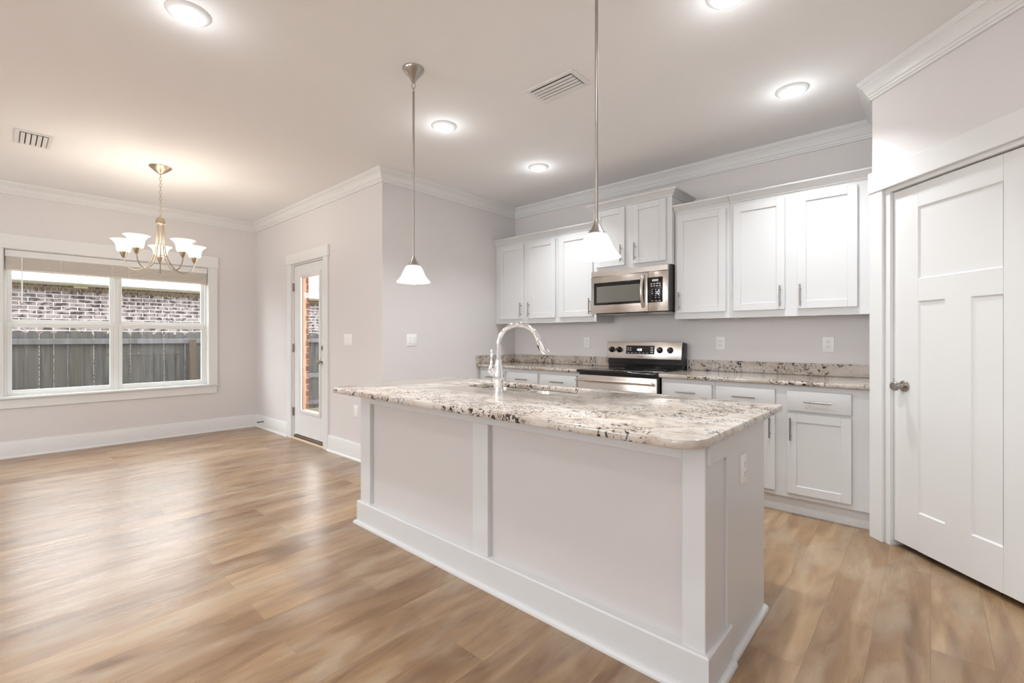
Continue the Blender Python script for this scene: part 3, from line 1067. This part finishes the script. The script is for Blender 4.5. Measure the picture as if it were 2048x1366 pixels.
OG = 'white duplex outlets'
plate('outlet', 'white duplex outlet on the kitchen wall left of the range', 'outlet', (-2.756, YK, 1.149), '-y', 0.076, 0.117, 'duplex', OG)
plate('outlet', 'white duplex outlet on the kitchen wall just right of the range', 'outlet', (-1.374, YK, 1.153), '-y', 0.076, 0.117, 'duplex', OG)
plate('outlet', 'white duplex outlet on the kitchen wall near the pantry door', 'outlet', (-0.582, YK, 1.150), '-y', 0.076, 0.117, 'duplex', OG)
plate('outlet', 'white outlet plate on the end panel of the island', 'outlet', (-0.558, 1.995, 0.680), '+x', 0.072, 0.115, 'duplex', OG)
plate('outlet', 'white outlet plate low on the wall right of the glazed door', 'outlet', (-4.27, YD, 0.467), '-y', 0.076, 0.117, 'blank', OG)
plate('light_switch', 'white triple rocker switch plate on the wall right of the glazed door', 'switch', (-4.423, YD, 1.182), '-y', 0.163, 0.117, 3, 'white switch plates')
plate('light_switch', 'white double switch plate on the side wall behind the island', 'switch', (XS, 2.73, 1.180), '+x', 0.118, 0.117, 2, 'white switch plates')

ds = thing('door_stop', 'small dark spring door stop on the baseboard in the dining corner', 'door stop', (-6.66, YD - 0.016, 0.075))
mb = MB()
mb.lathe([(0.012, 0), (0.012, 0.004), (0.006, 0.006), (0.005, 0.060)], (-6.66, YD - 0.016, 0.075), (0, -1, 0), 12)
mb.build('spring', MDARK, ds)
MB().cyl((-6.66, YD - 0.074, 0.075), (-6.66, YD - 0.090, 0.075), 0.008, None, 10).build('rubber_tip', MSLOT, ds)

# ---------------------------------------------------------------- island
IX0, IX1, IY0, IY1, IT = -2.790, -0.565, 1.600, 2.312, 0.857
isl = thing('kitchen_island', 'long white panelled kitchen island base in the middle of the floor', 'island', ((IX0 + IX1) / 2, 1.95, FLOOR))
IYB, IXB = 2.432, IX1 - 0.045            # kitchen side of the carcass, behind the end panel
mb = MB()
mb.box(IX0 + 0.031, IXB, IY0 + 0.0345, IY0 + 0.054, FLOOR + 0.09, IT - 0.001).box(IX0 + 0.031, IXB, IY0 + 0.054, IYB - 0.022, FLOOR + 0.09, FLOOR + 0.11)
mb.box(IX0 + 0.031, IX0 + 0.05, IY0 + 0.054, IYB - 0.022, FLOOR + 0.11, IT - 0.001).box(IXB - 0.02, IXB, IY0 + 0.054, IYB - 0.022, FLOOR + 0.11, IT - 0.001)
mb.box(IX0 + 0.05, IXB - 0.02, IYB - 0.03, IYB - 0.022, FLOOR + 0.11, 0.60)
mb.build('body', MCAB, isl)
MB().box(IX0 + 0.031, IXB, IY0 + 0.0345, IYB - 0.09, FLOOR, FLOOR + 0.09).build('toe_kick', MCAB, isl)
MISL = MPANEL
for a, b in ((-2.675, -1.712), (-1.605, -0.645)):
    MB().box(a, b, IY0 + 0.028, IY0 + 0.0345, 0.125, 0.78).build('front_panel', MISL, isl, label='greige painted flat panel between white posts')
MB().box(IX0 + 0.001, -2.675, IY0, IY0 + 0.034, 0.128, IT - 0.001, 0.002).build('post', MCAB, isl)
MB().box(-1.712, -1.605, IY0, IY0 + 0.034, 0.128, IT - 0.08, 0.002).build('post', MCAB, isl)
MB().box(-0.645, IX1, IY0, 1.800, 0.128, IT - 0.001, 0.002).build('corner_post', MCAB, isl)
MB().box(-2.675, -0.645, IY0, IY0 + 0.034, 0.777, IT - 0.001, 0.0015).build('top_rail', MCAB, isl)
MB().box(-0.66, IX1 + 0.010, IY0 + 0.016, 1.800, 0.765, IT - 0.002, 0.0015).build('corner_cap', MCAB, isl)
MB().box(IX1 - 0.02, IX1 + 0.008, 1.800, IY1, FLOOR, IT - 0.001, 0.0015).build('end_panel', MCAB, isl)
MB().box(IX0 + 0.001, IX0 + 0.03, IY0 + 0.034, IY1, FLOOR, IT - 0.001, 0.0015).build('end_panel', MCAB, isl)
ipath = [(IX0, 1.99), (IX0, IY0), (IX1, IY0), (IX1, 1.835)]
BI = [(-0.032, FLOOR), (0.017, FLOOR), (0.017, 0.125), (0.012, 0.131), (-0.032, 0.131)]
mb = MB()
for q in sweep_segments(ipath, BI, 0):
    me = bpy.data.meshes.new('tmp')
    q.bm.to_mesh(me)
    q.bm.free()
    mb.bm.from_mesh(me)
    bpy.data.meshes.remove(me)
mb.build('baseboard', MCAB, isl)
SH = [(0.0165, FLOOR), (0.036, FLOOR), (0.0355, FLOOR + 0.008), (0.031, FLOOR + 0.0155), (0.024, FLOOR + 0.0195), (0.0165, FLOOR + 0.0205)]
mb = MB()
for q in sweep_segments(ipath, SH, 0):
    me = bpy.data.meshes.new('tmp')
    q.bm.to_mesh(me)
    q.bm.free()
    mb.bm.from_mesh(me)
    bpy.data.meshes.remove(me)
mb.build('shoe_moulding', MCAB, isl)
mb = MB()
mb.rings([[(IX1 + 0.008 + d - 0.0165, y, z) for d, z in SH] for y in (1.836, IY1)])
mb.build('shoe_moulding', MCAB, isl)
n = 5
wd = (IXB - IX0 - 0.04) / n
for i in range(n):
    a = IX0 + 0.035 + i * wd
    o = MB().box(a + 0.004, a + wd - 0.004, IYB - 0.021, IYB - 0.001, FLOOR + 0.10, IT - 0.02, 0.003).build('door', MCAB, isl)

IZ0, IZ1 = 0.857, 0.889
ic = thing('island_countertop', 'cream granite slab with rounded corners on the island, cut out for the sink', 'countertop', (-1.66, 1.93, IZ0), 'granite worktops')


def bowl(x0, x1, y0, y1, r, seg=10):
    return rounded(x0, x1, y0, y1, r, seg)


# sink cut-out: two bowls joined in one outline, waisted in the middle
SKX0, SKX1, SKY0, SKY1 = -2.285, -1.475, 2.035, 2.385
hole = []
for p in rounded(SKX0, SKX1, SKY0, SKY1, [0.12, 0.13, 0.10, 0.09], 10):
    hole.append(p)
hole = hole
outer = rounded(-2.835, -0.512, 1.392, 2.465, [0.11, 0.095, 0.02, 0.02], 10)
slab(MB(), outer, [hole], IZ0, IZ1, 0.008).build('worktop', MGRAN, ic)

sk = thing('sink', 'stainless steel double bowl undermount sink in the island countertop', 'sink', ((SKX0 + SKX1) / 2, (SKY0 + SKY1) / 2, 0.67))


def basin(x0, x1, y0, y1, depth, name):
    mb = MB()
    rings_ = []
    top = IZ0 - 0.0005
    for d, dz in ((-0.012, 0), (0.0, -0.001), (0.004, -0.02), (0.012, -depth + 0.04), (0.025, -depth + 0.012), (0.055, -depth)):
        rings_.append([(p[0], p[1], top + dz) for p in rounded(x0 + d, x1 - d, y0 + d, y1 - d, max(0.095 - d * 0.6, 0.02), 8)])
    mb.rings(rings_, False, False)
    cx, cy = (x0 + x1) / 2, (y0 + y1) / 2
    last = [v for v in mb.bm.verts][-len(rings_[-1]):]
    mb.bm.faces.new(last)
    o = mb.build(name, MSINK, sk)
    MB().lathe([(0.042, 0), (0.040, 0.003), (0.012, 0.0035), (0.001, 0.0035)], (cx, cy + 0.03, top - depth + 0.0005), seg=20).build('drain', MCHROME, o)
    return o


basin(SKX0 - 0.006, -1.955, SKY0 - 0.006, SKY1 + 0.006, 0.18, 'bowl')
basin(-1.925, SKX1 + 0.006, SKY0 - 0.006, SKY1 + 0.006, 0.20, 'bowl')

# faucet
FX, FY = -1.868, 1.952
fa = thing('faucet', 'tall chrome gooseneck faucet with pull-down head standing by the sink', 'faucet', (FX, FY, IZ1))
MB().lathe([(0.030, 0), (0.030, 0.006), (0.027, 0.012), (0.028, 0.03), (0.033, 0.07), (0.033, 0.095), (0.026, 0.135), (0.019, 0.170), (0.0185, 0.182), (0.021, 0.184), (0.021, 0.189), (0.016, 0.191), (0.016, 0.20)], (FX, FY, IZ1), seg=32).build('base', MCHROME, fa)
sd = Vector((0.742, 0.670, 0))
pts = [Vector((FX, FY, IZ1 + 0.19 + i * 0.03)) for i in range(4)]
zc = 1.160
RA = 0.118
for i in range(0, 25):
    a = R(180 - i * 162 / 24)
    pts.append(Vector((FX, FY, zc)) + sd * (RA + RA * math.cos(a)) + Vector((0, 0, RA * math.sin(a))))
MB().tube(pts, 0.0155, 16).build('spout', MCHROME, fa)
e = pts[-1]
tdir = (pts[-1] - pts[-2]).normalized()
tdir = (tdir + sd * 0.12).normalized()
sh = MB().lathe([(0.0165, -0.004), (0.0195, 0.0), (0.0195, 0.006), (0.0165, 0.008), (0.0185, 0.03), (0.0245, 0.070), (0.0272, 0.092), (0.0262, 0.098), (0.001, 0.099)], e, tdir, 24).build('spray_head', MCHROME, fa)
side = tdir.cross(Vector((0, 0, 1))).normalized()
nb = sd.cross(side)
bc = e + tdir * 0.062 - sd * 0.0225
MB().tube([bc - tdir * 0.018, bc + tdir * 0.022], 0.006, 8).build('spray_button', MBLACK, sh)
hb = Vector((FX, FY, IZ1 + 0.085))
hd = (-sd * 0.80 + Vector((0, 0, 0.60))).normalized()
ht = hb + hd * 0.066
hn = MB().lathe([(0.019, 0.0), (0.019, 0.045), (0.022, 0.047), (0.022, 0.051), (0.018, 0.053), (0.017, 0.066), (0.010, 0.072)], hb, hd, 20).build('handle_hub', MCHROME, fa)
MB().tube([ht - Vector((0, 0, 0.004)), ht + Vector((0, 0, 0.03)) + sd * 0.008, ht + Vector((0, 0, 0.07)) + sd * 0.013, ht + Vector((0, 0, 0.112)) + sd * 0.012, ht + Vector((0, 0, 0.122)) + sd * 0.012], [0.010, 0.0075, 0.0070, 0.0085, 0.004], 12).build('lever', MCHROME, fa)


# ---------------------------------------------------------------- ceiling fixtures
def disc_light(x, y, label):
    r = thing('ceiling_light', label, 'light', (x, y, CEIL), 'round recessed ceiling lights')
    MB().lathe([(0.094, 0), (0.094, -0.003), (0.088, -0.010), (0.070, -0.019), (0.068, -0.019), (0.001, -0.018)], (x, y, CEIL), seg=36).build('trim_ring', MTRIM, r)
    MB().lathe([(0.067, -0.018), (0.067, -0.0205), (0.060, -0.022), (0.001, -0.0225)], (x, y, CEIL), seg=32).build('lens', MLENS, r)
    area('ceiling_light_lamp', (x, y, CEIL - 0.026), P_DISC, 0.13, spread=112)
    l = bpy.data.lights.new('ceiling_light_glow', 'POINT')
    l.energy = 0.6
    l.color = WARM
    l.shadow_soft_size = 0.05
    lo = bpy.data.objects.new('ceiling_light_glow', l)
    COL.objects.link(lo)
    lo.location = (x, y, CEIL - 0.12)
    return r


disc_light(-2.669, 0.618, 'round ceiling light at the top edge of the picture, nearest the chandelier side')
disc_light(-2.684, 2.219, 'round ceiling light just right of the hanging rod of the far pendant')
disc_light(-2.681, 3.334, 'small round ceiling light above the left wall cabinets')
disc_light(-0.654, 3.378, 'round ceiling light above the right wall cabinets near the pantry')
disc_light(-0.689, 2.239, 'round ceiling light cut by the top edge, right of the near pendant')


def vent(x0, x1, y0, y1, label):
    r = thing('ceiling_vent', label, 'vent', ((x0 + x1) / 2, (y0 + y1) / 2, CEIL), 'white ceiling air vents')
    b = 0.028
    z = CEIL - 0.008
    mb = MB()
    mb.box(x0, x1, y0, y0 + b, z, CEIL, 0.002).box(x0, x1, y1 - b, y1, z, CEIL, 0.002).box(x0, x0 + b, y0 + b, y1 - b, z, CEIL, 0.002).box(x1 - b, x1, y0 + b, y1 - b, z, CEIL, 0.002)
    mb.build('frame', MTRIM, r)
    MB().box(x0 + b, x1 - b, y0 + b, y1 - b, CEIL - 0.0012, CEIL - 0.0002).build('backing', MSLOT, r)
    n = 5
    st = (y1 - y0 - 2 * b) / n
    for i in range(n):
        yc = y0 + b + (i + 0.5) * st
        T = Matrix.Translation(((x0 + x1) / 2, yc, CEIL - 0.012)) @ Matrix.Rotation(R(0), 4, 'X')
        MB(T).box(-(x1 - x0) / 2 + b, (x1 - x0) / 2 - b, -0.0120, 0.0120, -0.0008, 0.0008).build('louver', MTRIM, r)
    return r


vent(-1.922, -1.556, 2.246, 2.456, 'white louvred ceiling vent between the two pendant lights')
vent(-5.455, -5.095, 0.082, 0.292, 'white louvred ceiling vent at the left edge above the window wall')


def pendant(x, y, label):
    r = thing('pendant_light', label, 'lamp', (x, y, CEIL), 'pendant lights over the island')
    MB().lathe([(0.062, 0), (0.062, -0.006), (0.056, -0.016), (0.040, -0.036), (0.024, -0.056), (0.015, -0.070), (0.010, -0.078), (0.001, -0.079)], (x, y, CEIL), seg=36).build('canopy', MNICKEL, r)
    mb = MB()
    zz = CEIL - 0.098
    mb.tube([(x + 0.008 * math.cos(R(a)), y + 0.006 * math.cos(R(a)), zz + 0.019 * math.sin(R(a))) for a in range(0, 360, 20)], 0.0022, 6, True)
    zz = CEIL - 0.124
    mb.tube([(x + 0.006 * math.cos(R(a)), y - 0.007 * math.cos(R(a)), zz + 0.012 * math.sin(R(a))) for a in range(0, 360, 20)], 0.0022, 6, True)
    mb.build('hanging_link', MNICKEL, r)
    MB().cyl((x, y, CEIL - 0.134), (x, y, 1.668), 0.0066, None, 14).build('rod', MNICKEL, r)
    MB().lathe([(0.0085, 1.678), (0.010, 1.672), (0.017, 1.658), (0.020, 1.652), (0.028, 1.638), (0.037, 1.625), (0.036, 1.622), (0.001, 1.6225)], (x, y, 0), seg=28).build('socket_cup', MNICKEL, r)
    out = [(0.030, 1.6235), (0.040, 1.621), (0.050, 1.607), (0.058, 1.590), (0.066, 1.571), (0.074, 1.556), (0.086, 1.541), (0.0955, 1.531), (0.097, 1.526)]
    inn = [(0.0935, 1.5265), (0.083, 1.538), (0.071, 1.554), (0.062, 1.571), (0.054, 1.590), (0.046, 1.605), (0.037, 1.617), (0.030, 1.620)]
    MB().lathe(out + inn, (x, y, 0), seg=40, cap=False).build('glass_shade', MPSHADE, r, label='white alabaster glass bell shade')
    MB().lathe([(0.012, 1.618), (0.014, 1.600), (0.024, 1.575), (0.031, 1.548), (0.028, 1.528), (0.016, 1.516), (0.001, 1.513)], (x, y, 0), seg=24).build('bulb', MBULB, r)
    l = bpy.data.lights.new('pendant_lamp', 'POINT')
    l.energy = P_PEND
    l.color = (1.0, 0.98, 0.96)
    l.shadow_soft_size = 0.03
    lo = bpy.data.objects.new('pendant_lamp', l)
    COL.objects.link(lo)
    lo.location = (x, y, 1.478)
    return r


pendant(-2.248, 1.629, 'pendant light with white bell shade hanging over the far end of the island')
pendant(-1.008, 1.629, 'pendant light with white bell shade over the near end of the island, before the microwave')

# chandelier
CX, CY = -5.265, 1.0
ch = thing('chandelier', 'five-arm warm nickel chandelier with lit upturned glass shades before the window', 'chandelier', (CX, CY, CEIL))
MB().lathe([(0.088, 0), (0.088, -0.005), (0.078, -0.016), (0.050, -0.040), (0.022, -0.060), (0.010, -0.070), (0.001, -0.071)], (CX, CY, CEIL), seg=36).build('canopy', MBRASS, ch)
mb = MB()
zt, zb = CEIL - 0.066, 2.318
nl = 13
stp = (zt - zb) / nl
for i in range(nl):
    zc_ = zt - (i + 0.5) * stp
    dx, dy = ((0.0085, 0), (0, 0.0085))[i % 2]
    mb.tube([(CX + dx * math.cos(R(a)), CY + dy * math.cos(R(a)), zc_ + stp * 0.63 * math.sin(R(a))) for a in range(0, 360, 24)], 0.0021, 6, True)
mb.build('chain', MBRASS, ch)
MB().lathe([(0.006, 2.330), (0.008, 2.318), (0.022, 2.308), (0.032, 2.290), (0.036, 2.262), (0.038, 2.256), (0.037, 2.250), (0.001, 2.250)], (CX, CY, 0), seg=28).build('hub_cap', MBRASS, ch)
MB().tube([(CX + 0.050 * math.cos(R(a)), CY + 0.050 * math.sin(R(a)), 1.953) for a in range(0, 360, 15)], 0.0035, 6, True).build('ring', MBRASS, ch)
fwd = Vector((-0.982, 0.187, 0))
rgt = Vector((0.187, 0.982, 0))
prof = [(0.024, 2.255), (0.027, 2.15), (0.033, 2.05), (0.048, 1.965), (0.078, 1.895), (0.116, 1.845), (0.160, 1.822), (0.200, 1.820), (0.241, 1.840), (0.267, 1.880), (0.278, 1.930)]
shade0 = None
for k, an in enumerate((90, 162, 234, 306, 18)):
    d = rgt * math.cos(R(an)) + fwd * math.sin(R(an))
    # smooth arm
    fine = []
    for i in range(len(prof) - 1):
        p0 = prof[max(i - 1, 0)]
        p1, p2 = prof[i], prof[i + 1]
        p3 = prof[min(i + 2, len(prof) - 1)]
        for s in range(4):
            t = s / 4
            f = lambda a, b, c_, d_: 0.5 * (2 * b + (c_ - a) * t + (2 * a - 5 * b + 4 * c_ - d_) * t * t + (3 * b - a - 3 * c_ + d_) * t ** 3)
            fine.append((f(p0[0], p1[0], p2[0], p3[0]), f(p0[1], p1[1], p2[1], p3[1])))
    fine.append(prof[-1])
    c0 = Vector((CX, CY, 0))
    arm = MB().tube([c0 + d * a + Vector((0, 0, z)) for a, z in fine], 0.0050, 8).build('arm', MBRASS, ch)
    e = c0 + d * 0.278
    MB().lathe([(0.007, 1.924), (0.012, 1.930), (0.022, 1.950), (0.029, 1.975), (0.030, 1.985), (0.001, 1.985)], e, seg=20).build('candle_cup', MBRASS, arm)
    out = [(0.020, 1.976), (0.044, 1.978), (0.050, 1.988), (0.053, 2.010), (0.056, 2.035), (0.064, 2.055), (0.080, 2.074), (0.096, 2.084)]
    inn = [(0.093, 2.086), (0.077, 2.078), (0.061, 2.059), (0.052, 2.036), (0.049, 2.010), (0.046, 1.990), (0.040, 1.983), (0.020, 1.9855)]
    MB().lathe(out + inn, e, seg=32, cap=False).build('glass_shade', MCSHADE, arm, label='glowing frosted glass bell shade')
    MB().lathe([(0.010, 1.985), (0.014, 2.000), (0.024, 2.025), (0.026, 2.042), (0.018, 2.058), (0.001, 2.064)], e, seg=16).build('bulb', MBULB, arm)
    l = bpy.data.lights.new('chandelier_lamp', 'POINT')
    l.energy = P_CHAND
    l.color = (1.0, 0.88, 0.73)
    l.shadow_soft_size = 0.025
    lo = bpy.data.objects.new('chandelier_lamp', l)
    COL.objects.link(lo)
    lo.location = e + Vector((0, 0, 2.09))

# ---------------------------------------------------------------- outside
GZ = -0.25
struct('ground', MB().box(-24, -6.0, -10, 16, GZ - 0.1, GZ), MLAWN)
# own brick veneer round the glazed door
bv = MB()
y0, y1 = YD + 0.145, YD + 0.200
bv.box(XW - 0.25, DX0 - 0.005, y0, y1, GZ, 2.9).box(DX1 + 0.005, XS - 0.2, y0, y1, GZ, 2.9).box(DX0 - 0.005, DX1 + 0.005, y0, y1, DZ + 0.05, 2.9)
struct('wall_exterior', bv, MBRICKO)
mb = MB()
mb.box(DX0 - 0.03, DX0 + 0.018, YD + 0.125, YD + 0.146, FLOOR, DZ + 0.05).box(DX1 - 0.018, DX1 + 0.03, YD + 0.125, YD + 0.146, FLOOR, DZ + 0.05)
mb.box(DX0 - 0.005, DX0 + 0.026, YD + 0.075, YD + 0.150, FLOOR, DZ - 0.013)
struct('trim_8', mb, MTAN)

HX = -11.3
h = thing('house', 'neighbouring house of mottled brick with white eaves behind the fence', 'house', (HX - 3, 2.5, GZ))
MB().box(HX - 6, HX, -8, 14, GZ, 2.02).build('wall', MBRICKN, h)
MB().box(HX - 6, HX + 0.001, -8, 14, 2.02, 2.125).build('soldier_course', MSOLD, h)
MB().box(HX - 6, HX + 0.02, -8.02, 14, 2.125, 2.148).build('frieze_strip', MBEIGE, h)
MB().box(HX - 6, HX + 0.42, -8.3, 14.3, 2.148, 2.165).build('soffit', MSOFFIT, h)
MB().box(HX + 0.42, HX + 0.44, -8.3, 14.3, 2.14, 2.33, 0.004).build('fascia', MSOFFIT, h)
rf = MB()
rf.rings([[(HX + 0.47, y, 2.30), (HX + 0.47, y, 2.35), (HX - 3, y, 3.75), (HX - 6.6, y, 2.35), (HX - 6.6, y, 2.30)] for y in (-8.35, 14.35)])
rf.build('roof', MROOF, h)
MB().box(HX + 0.022, HX + 0.06, 0.89, 1.08, 2.085, 2.126, 0.008).build('eave_bracket', MBEIGE, h)

FXX = -9.15
fn = thing('fence', 'weathered grey wooden privacy fence with clipped picket tops in the yard', 'fence', (FXX, 3, GZ))
mb = MB()
rnd = random.Random(7)
for i in range(92):
    y = -3.0 + i * 0.141
    wv = 0.141 - rnd.choice((0.002, 0.004, 0.009))
    zt = 1.298 + rnd.uniform(-0.008, 0.006)
    dx = rnd.uniform(-0.004, 0.004)
    cpr = 0.042
    poly = [(y, GZ + 0.05), (y + wv, GZ + 0.05), (y + wv, zt - cpr), (y + wv - cpr, zt), (y + cpr, zt), (y, zt - cpr)]
    mb.rings([[(FXX + dx + q, a, b) for a, b in poly] for q in (-0.022, -0.006)])
mb.build('picket_panel', MFENCE, fn)
for z0 in (1.110, 0.42, -0.12):
    MB().box(FXX, FXX + 0.038, -3, 10, z0, z0 + 0.078, 0.004).build('rail', MRAIL, fn)
for py in (-2.75, -0.33, 2.11, 4.52, 6.95, 9.3):
    MB().box(FXX + 0.039, FXX + 0.128, py, py + 0.090, GZ, 1.178, 0.004).build('post', MPOST, fn)
